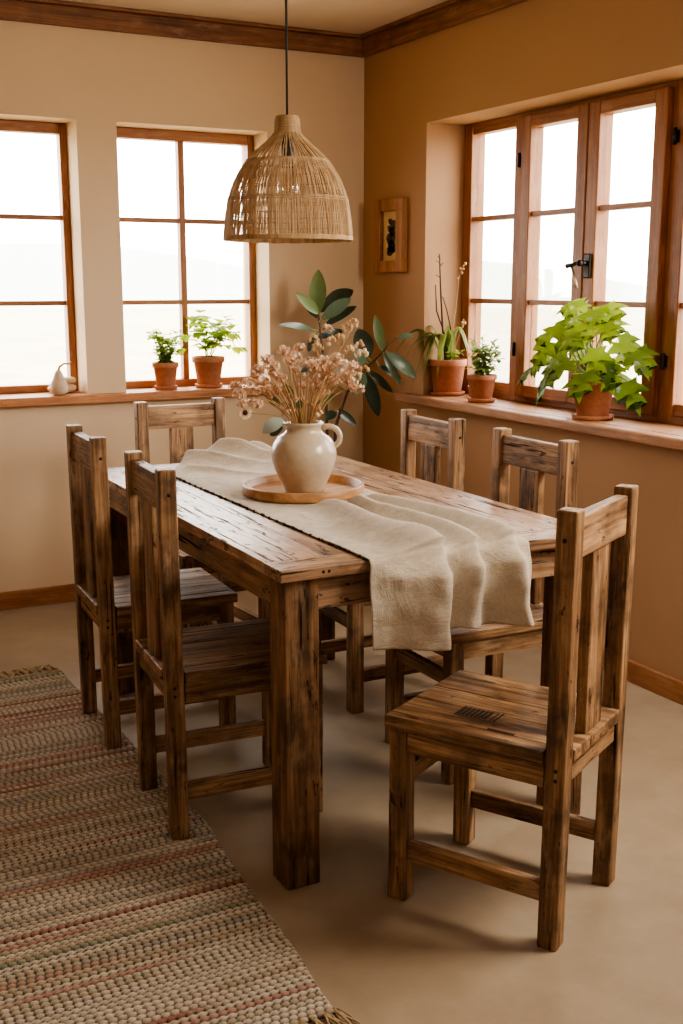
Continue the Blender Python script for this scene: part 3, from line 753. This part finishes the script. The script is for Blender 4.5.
def bushy(t, z, n, rad, height, ll, lw, mat, seed, shape='oval', spread=1., stems=9, low=.1, name='foliage', cx=0, cy=0):
    q = random.Random(seed); S = MB(); F_ = MB()
    for i in range(stems):
        a = q.uniform(0, 2 * PI); e = Vector((cx + math.cos(a) * rad * q.uniform(.1, .8), cy + math.sin(a) * rad * q.uniform(.1, .8), z + height * q.uniform(.55, 1)))
        S.tube([(q.uniform(-.01, .01), q.uniform(-.01, .01), z - .006), (e.x * .4, e.y * .4, z + (e.z - z) * .5), e], [.0018, .0014, .0008], 5)
        for k in range(n // stems):
            f = q.uniform(low, 1.02); b = Vector((e.x * (f ** 1.3), e.y * (f ** 1.3), z + (e.z - z) * f)) + Vector((q.uniform(-1, 1), q.uniform(-1, 1), q.uniform(-.3, .3))) * rad * .22
            w = q.uniform(0, 2 * PI); d = Vector((math.cos(w), math.sin(w), q.uniform(-.4, .7))).normalized()
            l_ = ll * q.uniform(.65, 1.2)
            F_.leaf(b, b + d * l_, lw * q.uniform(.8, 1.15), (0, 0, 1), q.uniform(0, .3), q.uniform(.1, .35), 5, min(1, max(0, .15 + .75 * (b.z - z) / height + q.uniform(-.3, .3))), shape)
    S.obj('stems', STEMG, t); F_.obj(name, mat, t)
# back sill
t = thing('potted_herb', 'smaller terracotta pot of fine leafy herb on the back sill', 'potted plant', (-.979, .045, .9))
z = pot_parts(t, .058, .041, .112, True, .052); bushy(t, z, 330, .106, .170, .030, .023, HERB, 11, stems=20, low=.05)
t = thing('potted_basil', 'larger terracotta pot with loose bright green leaves on the back sill', 'potted plant', (-.773, .05, .9))
z = pot_parts(t, .073, .050, .132, True, .064); bushy(t, z, 88, .140, .215, .060, .050, BASIL, 23, 'heart', stems=8, low=.3)
q = random.Random(4); m = MB(); F_ = MB()
for a, l_ in ((.0, .16), (.3, .15), (3.3, .13), (2.9, .12), (5.9, .13)):
    tip = Vector((math.cos(a) * l_, math.sin(a) * l_ * .5, z + .05)); P = [Vector((0, 0, z)), Vector((tip.x * .35, tip.y * .35, z + .12)), Vector((tip.x * .8, tip.y * .8, z + .11)), tip]
    m.tube(P, .0012, 5)
    for k, p in enumerate(P[1:]):
        for s in (-1, 1): d = Vector((math.cos(a + s * 1.1), math.sin(a + s * 1.1) * .6, -.55)).normalized() * .046; F_.leaf(p, p + d, .036, (0, 0, 1), .1, .2, 5, q.uniform(.4, 1), 'heart')
m.obj('trailing_stems', STEMG, t); F_.obj('trailing_leaves', BASIL, t)
# right sill
SZ = .882
t = thing('potted_spider_plant', 'terracotta pot with arching strap leaves and tall bare twigs, right sill by corner', 'potted plant', (.085, -.608, SZ))
z = pot_parts(t, .083, .060, .150, True, .079); q = random.Random(8)
m = MB()
for dx, dy, dz_, w in ((-.18, .17, .01, .024), (-.15, .06, -.13, .026), (-.17, .13, -.04, .018), (-.12, .02, -.09, .026), (-.10, .10, .05, .012), (.02, -.13, .03, .012), (-.04, -.12, .02, .011), (.06, -.08, .04, .012), (-.16, .10, -.11, .018), (-.08, -.04, -.06, .022), (.05, .07, .05, .012)):
    base = Vector((q.uniform(-.02, .02), q.uniform(-.02, .02), z)); w *= 1.7; tip = Vector((dx, dy, z + dz_)); n = 11; prev = None
    sd = Vector((dy, -dx, 0)).normalized(); VV = []; FF = []
    for k in range(n + 1):
        f = k / n; p = base.lerp(tip, f ** .85) + Vector((0, 0, (.17 - .4 * min(0, dz_)) * math.sin(PI * min(1, f ** .8)) * .75)); ww = w * .5 * min(1, f * 5 + .4) * (1 - f ** 4)
        VV += [p - sd * ww + Vector((0, 0, ww * .5)), p, p + sd * ww + Vector((0, 0, ww * .5))]
    for k in range(n): FF += [(k * 3, k * 3 + 1, k * 3 + 4, k * 3 + 3), (k * 3 + 1, k * 3 + 2, k * 3 + 5, k * 3 + 4)]
    m.add(VV, FF, q.random(), True)
m.obj('strap_leaves', SPIDER, t)
m = MB(); m.tube([(-.01, .0, z - .03), (-.02, .015, z + .15), (-.03, .02, z + .31), (-.035, .026, z + .46)], [.005, .0045, .004, .0025], 6)
m.tube([(.0, .0, z - .03), (-.01, .0, z + .1), (-.04, .035, z + .22), (-.044, .04, z + .33)], [.0035, .0032, .003, .002], 6)
m.tube([(.005, -.01, z - .03), (.0, -.02, z + .14), (-.015, -.01, z + .22), (-.026, .01, z + .28)], [.003, .003, .0025, .002], 6)
for h_, d in ((.36, .03), (.41, -.025), (.44, .02), (.42, .03)): m.tube([(-.032, .022, z + h_), (-.035, .022 + d, z + h_ + .012)], .0015, 4)
m.obj('bare_twigs', TWIG, t)
m = MB(); P = [Vector((.01, -.01, z)), Vector((.01, -.06, z + .1)), Vector((0, -.11, z + .16)), Vector((0, -.13, z + .18))]; m.tube(P, .001, 4)
P2 = [Vector((.0, .0, z + .0)), Vector((.01, -.04, z + .22)), Vector((.0, -.075, z + .36)), Vector((.0, -.12, z + .425))]; m.tube(P2, .001, 4)
for P_ in (P, P2):
    for k in range(6):
        p = P_[3].lerp(P_[2], k / 5) + Vector((0, q.uniform(-.014, .014), q.uniform(-.01, .014))); m.ball(p, q.uniform(.004, .008), 6, 4, q.random())
m.obj('dry_flower_stalk', PODS, t)
bushy(t, z, 40, .06, .055, .026, .018, HERB, 31, stems=6, low=.2, cx=.02, cy=-.05, name='low_foliage')
t = thing('small_plant_pot', 'small empty terracotta pot half hidden between the two sill plants', 'plant pot', (.135, -.752, SZ))
pot_parts(t, .034, .026, .05, False)
t = thing('potted_sage', 'small terracotta pot of upright grey-green herb on the right sill', 'potted plant', (.045, -.926, SZ))
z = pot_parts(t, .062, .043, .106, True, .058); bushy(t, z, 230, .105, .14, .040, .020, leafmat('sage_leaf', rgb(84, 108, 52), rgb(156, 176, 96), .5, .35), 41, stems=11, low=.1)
q = random.Random(42); m = MB(); F_ = MB(); m.tube([(0, 0, z), (.004, .006, z + .1), (0, .004, z + .165)], [.002, .0016, .001], 5)
for k in range(14):
    f = .4 + .6 * k / 13; w = k * 2.4; b = Vector((.003, .005, z + .165 * f)); F_.leaf(b, b + Vector((math.cos(w), math.sin(w), .45)).normalized() * .026, .013, n=4, tint=q.random())
for a in (1.6, 2.3, 4.2, 4.8, 5.3):
    b = Vector((0, 0, z + .01)); F_.leaf(b, b + Vector((math.cos(a) * .085, math.sin(a) * .085, .03)), .022, n=6, tint=q.uniform(.3, .8), curl=.3)
m.obj('tall_stem', STEMG, t); F_.obj('tall_leaves', HERB, t)
t = thing('potted_aralia', 'terracotta pot of large lobed bright green leaves at the right end of sill', 'potted plant', (.05, -1.617, SZ))
z = pot_parts(t, .081, .056, .152, True, .076)
q = random.Random(17); m = MB(); n_leaf = 0
view = Vector((-.85, -.5, .25))
SPOT = []
for i in range(46):
    f = (i + .5) / 46; a = i * 2.39996; r_ = .245 * math.sqrt(1 - (2 * abs(f - .32)) ** 2 * .45) * q.uniform(.55, 1.0) * (1 - .55 * max(0, f - .45) / .55)
    SPOT.append((math.sin(a) * r_, .0 + .275 * f + q.uniform(-.015, .015), .108 + .03 * q.random() - .03 * f, -abs(math.cos(a)) * r_ * .8 * (1 if i % 4 else -.35)))
for ly, lz, size, dx in SPOT:
    dx = min(dx, .05)
    b = Vector((dx, ly, z + lz)); st0 = Vector((q.uniform(-.02, .02), q.uniform(-.02, .02), z - .005))
    S_ = MB(); S_.tube([st0, st0.lerp(b, .5) + Vector((0, 0, .03)), b], [.0024, .002, .0014], 5); so = S_.obj('leaf_stalk', STEMG, t)
    out_ = Vector((dx - .03, ly, 0)); out_ = out_.normalized() if out_.length > .01 else Vector((-1, 0, 0))
    d = (out_ + Vector((q.uniform(-.3, .3), q.uniform(-.3, .3), -.75 + 2.6 * max(0, lz - .12) + q.uniform(-.2, .2)))).normalized()
    tip = b + d * size * 1.15
    if tip.x > .125: tip.x = .125
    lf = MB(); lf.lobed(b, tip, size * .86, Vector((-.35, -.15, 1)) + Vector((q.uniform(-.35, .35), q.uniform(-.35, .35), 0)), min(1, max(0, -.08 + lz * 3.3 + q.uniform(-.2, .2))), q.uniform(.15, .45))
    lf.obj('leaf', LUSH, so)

# rubber plant on the floor in the corner
RX, RY = -.36, -.36
t = thing('rubber_plant', 'tall rubber plant with dark glossy leaves in the room corner behind the table', 'potted plant', (RX, RY, 0))
pz = MB(); pz.lathe([(0, 0), (.11, 0), (.118, .006), (.15, .26), (.156, .262), (.158, .31), (.152, .315), (.142, .315), (.138, .28)], 40); pz.obj('pot', TERRA, t)
m = MB(); m.lathe([(.140, .288), (.08, .295), (0, .297)], 24); m.obj('soil', SOIL, t)
def rel(p): return Vector(p) - Vector((RX, RY, 0))
sA = [rel(p) for p in ((-.372, -.368, .28), (-.38, -.365, .6), (-.386, -.36, .861), (-.389, -.33, 1.077), (-.393, -.30, 1.236))]
sB = [rel(p) for p in ((-.35, -.355, .28), (-.352, -.365, .55), (-.347, -.38, .75), (-.308, -.41, .896), (-.255, -.45, .984), (-.19, -.52, 1.073), (-.151, -.57, 1.138))]
m = MB(); m.tube(sA, [.009, .008, .007, .006, .004], 8); m.obj('stem', BARK, t)
m = MB(); m.tube(sB, [.010, .009, .008, .007, .006, .005, .003], 8); m.obj('stem', BARK, t)
LV = [((-0.393, -0.3, 1.236), (-0.391, -0.3, 1.425), 0.074, 1), ((-0.373, -0.28, 1.24), (-0.17, -0.22, 1.343), 0.075, 0), ((-0.393, -0.34, 1.211), (-0.261, -0.36, 1.301), 0.061, 2),
      ((-0.398, -0.32, 1.233), (-0.518, -0.34, 1.323), 0.048, 1), ((-0.387, -0.28, 1.214), (-0.436, -0.24, 1.309), 0.044, 0), ((-0.343, -0.27, 1.178), (-0.165, -0.24, 1.268), 0.044, 0),
      ((-0.432, -0.33, 1.165), (-0.627, -0.4, 1.196), 0.030, 2), ((-0.403, -0.3, 1.146), (-0.453, -0.32, 1.07), 0.035, 0), ((-0.398, -0.3, 1.128), (-0.248, -0.28, 1.159), 0.040, 0),
      ((-0.405, -0.36, 1.036), (-0.541, -0.42, 0.993), 0.044, 0), ((-0.389, -0.34, 0.968), (-0.291, -0.36, 1.041), 0.040, 0),
      ((-0.19, -0.52, 1.073), (-0.22, -0.5, 1.23), 0.046, 1), ((-0.236, -0.47, 1.045), (-0.264, -0.43, 1.173), 0.087, 0), ((-0.241, -0.46, 1.028), (-0.322, -0.5, 1.075), 0.052, 2),
      ((-0.187, -0.54, 1.074), (-0.066, -0.6, 0.962), 0.056, 2), ((-0.196, -0.53, 1.065), (-0.122, -0.56, 0.926), 0.034, 2), ((-0.198, -0.5, 1.012), (-0.082, -0.5, 0.951), 0.035, 0),
      ((-0.153, -0.565, 1.136), (-0.084, -0.6, 1.145), 0.026, 2), ((-0.255, -0.45, 0.984), (-0.327, -0.5, 0.887), 0.078, 2), ((-0.24, -0.45, 0.984), (-0.163, -0.44, 0.781), 0.061, 0),
      ((-0.231, -0.46, 0.993), (-0.091, -0.44, 0.885), 0.038, 0), ((-0.345, -0.385, 0.821), (-0.263, -0.42, 0.745), 0.040, 0), ((-0.352, -0.385, 0.81), (-0.432, -0.44, 0.783), 0.044, 0)]
q = random.Random(2)
for b, tip, w, kd in LV:
    lf = MB(); lf.leaf(rel(b), rel(tip), w, Vector((-.5, -.85, .35)), q.uniform(.02, .12), .22, 10, (.15, .5, .85)[kd]); lo = lf.obj('leaf', RUBBER_L if kd == 1 else RUBBER, t)
    bb_, tt_ = rel(b), rel(tip); S = sA if b[2] > 1.03 and b[0] < -.33 else sB
    near_p = min((S[i].lerp(S[i + 1], f / 8) for i in range(len(S) - 1) for f in range(9)), key=lambda p: (p - bb_).length)
    v = MB(); v.tube([near_p, bb_, bb_.lerp(tt_, .12)], [.003, .0026, .002], 5); v.obj('leaf_stalk', STEMG, lo)

# things on the left back sill
def pebble(rx, ry, h, n=24, m_=9, ph=0.):
    m = MB(); V_ = []; F_ = []
    for i in range(m_ + 1):
        a = PI * i / m_ - PI / 2
        for k in range(n):
            w = 2 * PI * k / n; f = 1 + .05 * math.sin(2 * w + ph) + .03 * math.sin(3 * w + ph * 2)
            c = math.copysign(abs(math.cos(a)) ** .6, math.cos(a)); V_.append((rx * c * math.cos(w) * f, ry * c * math.sin(w) * f, h / 2 + h / 2 * math.copysign(abs(math.sin(a)) ** .85, math.sin(a))))
    for i in range(m_):
        for k in range(n): F_.append((i * n + k, i * n + (k + 1) % n, (i + 1) * n + (k + 1) % n, (i + 1) * n + k))
    m.add(V_, F_, .5, True); return m
o = pebble(.062, .05, .038).obj('stone', STONE, loc=(-1.430, .095, .9008)); tag(o, 'larger flat beige stone at the bottom of the small stack on the sill', 'stone', 'stacked stones on the sill')
o = pebble(.044, .036, .030, ph=1.).obj('stone', STONE, loc=(-1.416, .095, .9386)); tag(o, 'smaller flat beige stone on top of the small stack on the sill', 'stone', 'stacked stones on the sill')
g = thing('dried_gourd', 'small pale gourd with curled stem in front of the stacked stones on the sill', 'ornament', (-1.468, -.002, .9))
m = MB(); m.lathe([(0, 0), (.02, .001), (.034, .012), (.038, .03), (.034, .05), (.024, .07), (.017, .09), (.010, .104), (0, .108)], 24); m.obj('gourd_body', STONE, g)
m = MB(); m.tube([(0, 0, .1), (.006, 0, .12), (.025, -.002, .132), (.045, -.004, .13), (.055, -.004, .138)], [.006, .005, .0045, .004, .003], 8); m.obj('curled_stem', STRAW, g)

# ------------------------------------------------------------------ rug
rx0, rx1, ry0, ry1 = -3.35, -1.742, -3.105, -.90
row, sti = .0150, .0185
rr = random.Random(12)
beige, sand, pink, rust, green, grey, dk = [rgb(*c)[:3] for c in ((206, 194, 176), (190, 174, 152), (190, 152, 138), (168, 122, 108), (156, 158, 136), (174, 168, 156), (46, 44, 40))]
FEET = []
for x, y, a, z, lab in CH_SPEC[:2]:
    for s_ in (1, -1): FEET.append((x + xr * math.cos(a) - s_ * yy * math.sin(a), y + xr * math.sin(a) + s_ * yy * math.cos(a)))
def bow(y):
    P = [(-3.2, -.037), (-3.1, -.033), (-2.68, -.004), (-2.24, .030), (-1.8, .026), (-.9, .004), (-.7, 0)]
    for (y0, v0), (y1, v1) in zip(P, P[1:]):
        if y <= y1: return v0 + (v1 - v0) * sm(0, 1, (y - y0) / (y1 - y0))
    return 0
nrow = int((ry1 - ry0) / row); rows = []
acc = 0
for i in range(nrow + 2):
    c = rr.choices([beige, sand, pink, green, grey, rust], [7, 5, 3.2, 1.8, 2.5, .7])[0]
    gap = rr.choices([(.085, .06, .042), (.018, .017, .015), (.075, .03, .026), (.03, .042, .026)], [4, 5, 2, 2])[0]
    rows.append((c, rr.choices([beige, sand, c], [3, 1, 2])[0], gap, rr.uniform(.15, .8), rr.uniform(0, 6), rr.random() * sti))
m = MB(); nx, ny = int((rx1 - rx0) / (sti / 5)), int((ry1 - ry0) / (row / 5))
VV = []; CC = []
for j in range(ny + 1):
    y = ry0 + (ry1 - ry0) * j / ny; ri = (y - ry0) / row; i = int(ri); fy = ri - i; c1, c2, gp, gs, ph, offx = rows[i]
    ey = math.sin(PI * fy)
    for k in range(nx + 1):
        x = rx0 + (rx1 - rx0) * k / nx; sx_ = (x + offx + .5 * sti * (i % 2)) / sti; fx = sx_ - math.floor(sx_) + .22 * (fy - .5)
        ex = abs(math.sin(PI * fx)) ** .6; bump = (ey ** .55) * (.35 + .65 * ex)
        edge = min(1, min(x - rx0, rx1 - x) / .008 + .3)
        wv = .002 * math.sin(x * 5 + ph * .2) 
        edge *= min([1.] + [max(.05, (max(abs(x + bow(y) - px_), abs(y - py_)) - .022) / .014) for px_, py_ in FEET])
        VV.append((x + bow(y) + .002 * math.sin(y * 19), y + .003 * math.sin(x * 4.3), max(.0006, .0012 * min(1, edge * 3)) + .0085 * bump * edge))
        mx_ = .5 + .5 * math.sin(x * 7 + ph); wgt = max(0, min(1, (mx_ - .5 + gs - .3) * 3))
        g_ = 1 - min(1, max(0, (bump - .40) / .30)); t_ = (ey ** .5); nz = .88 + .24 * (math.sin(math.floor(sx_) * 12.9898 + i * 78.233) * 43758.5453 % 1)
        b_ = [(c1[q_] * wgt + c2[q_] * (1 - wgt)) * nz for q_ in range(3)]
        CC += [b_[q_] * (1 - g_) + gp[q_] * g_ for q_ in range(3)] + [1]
FF = [(j * (nx + 1) + k, j * (nx + 1) + k + 1, (j + 1) * (nx + 1) + k + 1, (j + 1) * (nx + 1) + k) for j in range(ny) for k in range(nx)]
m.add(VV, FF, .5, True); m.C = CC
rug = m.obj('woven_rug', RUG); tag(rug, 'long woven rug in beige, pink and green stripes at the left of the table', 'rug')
m = MB()     # flat backing that closes the rug underneath and at its edge
m.box(rx0 + .03, rx1 - .06, ry0 + .002, ry1 - .002, .0002, .0009, 0); m.obj('rug_backing', FRINGE, rug)
q = random.Random(9)
def tassel(x, y, dy, ang):
    m = MB()
    for k in range(7):
        P = [(x + q.uniform(-.004, .004), y, .006)]
        dx = ang + q.uniform(-.25, .25)
        for s in range(1, 6): f = s / 5; P.append((P[0][0] + math.sin(dx) * .085 * f + .006 * math.sin(f * 5 + k), y + dy * .085 * f, .006 * (1 - f) + .0022 + .002 * math.sin(f * 3) * (k % 3)))
        m.tube(P, .0021, 5, q.random())
    m.obj('fringe_tassel', FRINGE, rug)
for k in range(40): tassel(rx1 - .036 - k * .0265, ry0 + .004, -1, q.uniform(-.1, .5))
for k in range(40): tassel(rx1 - .006 - k * .0265, ry1 - .004, 1, q.uniform(-.4, .2))

# ------------------------------------------------------------------ light
sc = bpy.context.scene
wd = bpy.data.worlds.new('overcast_sky'); sc.world = wd; wd.use_nodes = True; nt = wd.node_tree; nt.nodes.clear()
tc = nt.nodes.new('ShaderNodeTexCoord'); sx = nt.nodes.new('ShaderNodeSeparateXYZ'); rp = nt.nodes.new('ShaderNodeValToRGB')
nt.links.new(tc.outputs['Generated'], sx.inputs[0]); nt.links.new(sx.outputs[2], rp.inputs[0])
e = rp.color_ramp.elements; e[0].position = 0; e[0].color = (1, .97, .93, 1); e[1].position = .6; e[1].color = (1, .96, .9, 1)
bg = nt.nodes.new('ShaderNodeBackground'); bg.inputs[1].default_value = 7.; out = nt.nodes.new('ShaderNodeOutputWorld')
nt.links.new(rp.outputs[0], bg.inputs[0]); nt.links.new(bg.outputs[0], out.inputs[0])
def area(name, loc, aim, sx_, sy_, power, col=(1, .9, .75), portal=False):
    l = bpy.data.lights.new(name, 'AREA'); l.shape = 'RECTANGLE'; l.size = sx_; l.size_y = sy_; l.energy = power; l.color = col
    if portal: l.cycles.is_portal = True
    o = bpy.data.objects.new(name, l); COL.objects.link(o); o.location = loc
    o.rotation_euler = (Vector(aim) - Vector(loc)).to_track_quat('-Z', 'Y').to_euler(); return o
area('window_portal', ((w1a + w1b) / 2, .32, 1.46), ((w1a + w1b) / 2, -1, 1.46), .7, 1.14, 1, portal=True)
area('window_portal', ((w2a + w2b) / 2, .32, 1.46), ((w2a + w2b) / 2, -1, 1.46), .7, 1.14, 1, portal=True)
area('window_portal', (.34, -1.39, 1.45), (-1, -1.39, 1.45), 1.7, 1.2, 1, portal=True)
area('room_fill_light', (-2.6, -5.6, 2.3), (-1.3, -2.2, .8), 1.6, .8, 6, (1, .92, .82))  # added warm fill from behind the camera, no actual lamp hangs here
area('side_fill_light', (-.08, -3.45, 1.7), (-1.4, -2.8, .55), .8, .8, 30, (1, .90, .76))  # added fill from the right, imitating a window this wall lacks

# ------------------------------------------------------------------ camera
cam = bpy.data.cameras.new('camera'); co = bpy.data.objects.new('camera', cam); COL.objects.link(co)
cam.sensor_fit = 'HORIZONTAL'; cam.sensor_width = 36; cam.lens = 1144.0132 / 683 * 36; cam.clip_end = 400; cam.clip_start = .05
yaw, pit = .4884, .1974
fwd = Vector((math.sin(yaw) * math.cos(pit), math.cos(yaw) * math.cos(pit), -math.sin(pit)))
co.location = (-2.685, -4.8319, 1.3641); co.rotation_euler = fwd.to_track_quat('-Z', 'Y').to_euler()
sc.camera = co
sc.view_settings.view_transform = 'AgX'
sc.view_settings.look = 'AgX - Medium High Contrast'
sc.view_settings.exposure = 1.36
sc.cycles.use_denoising = True
sc.cycles.max_bounces = 10; sc.cycles.transparent_max_bounces = 12; sc.cycles.caustics_reflective = False; sc.cycles.caustics_refractive = False
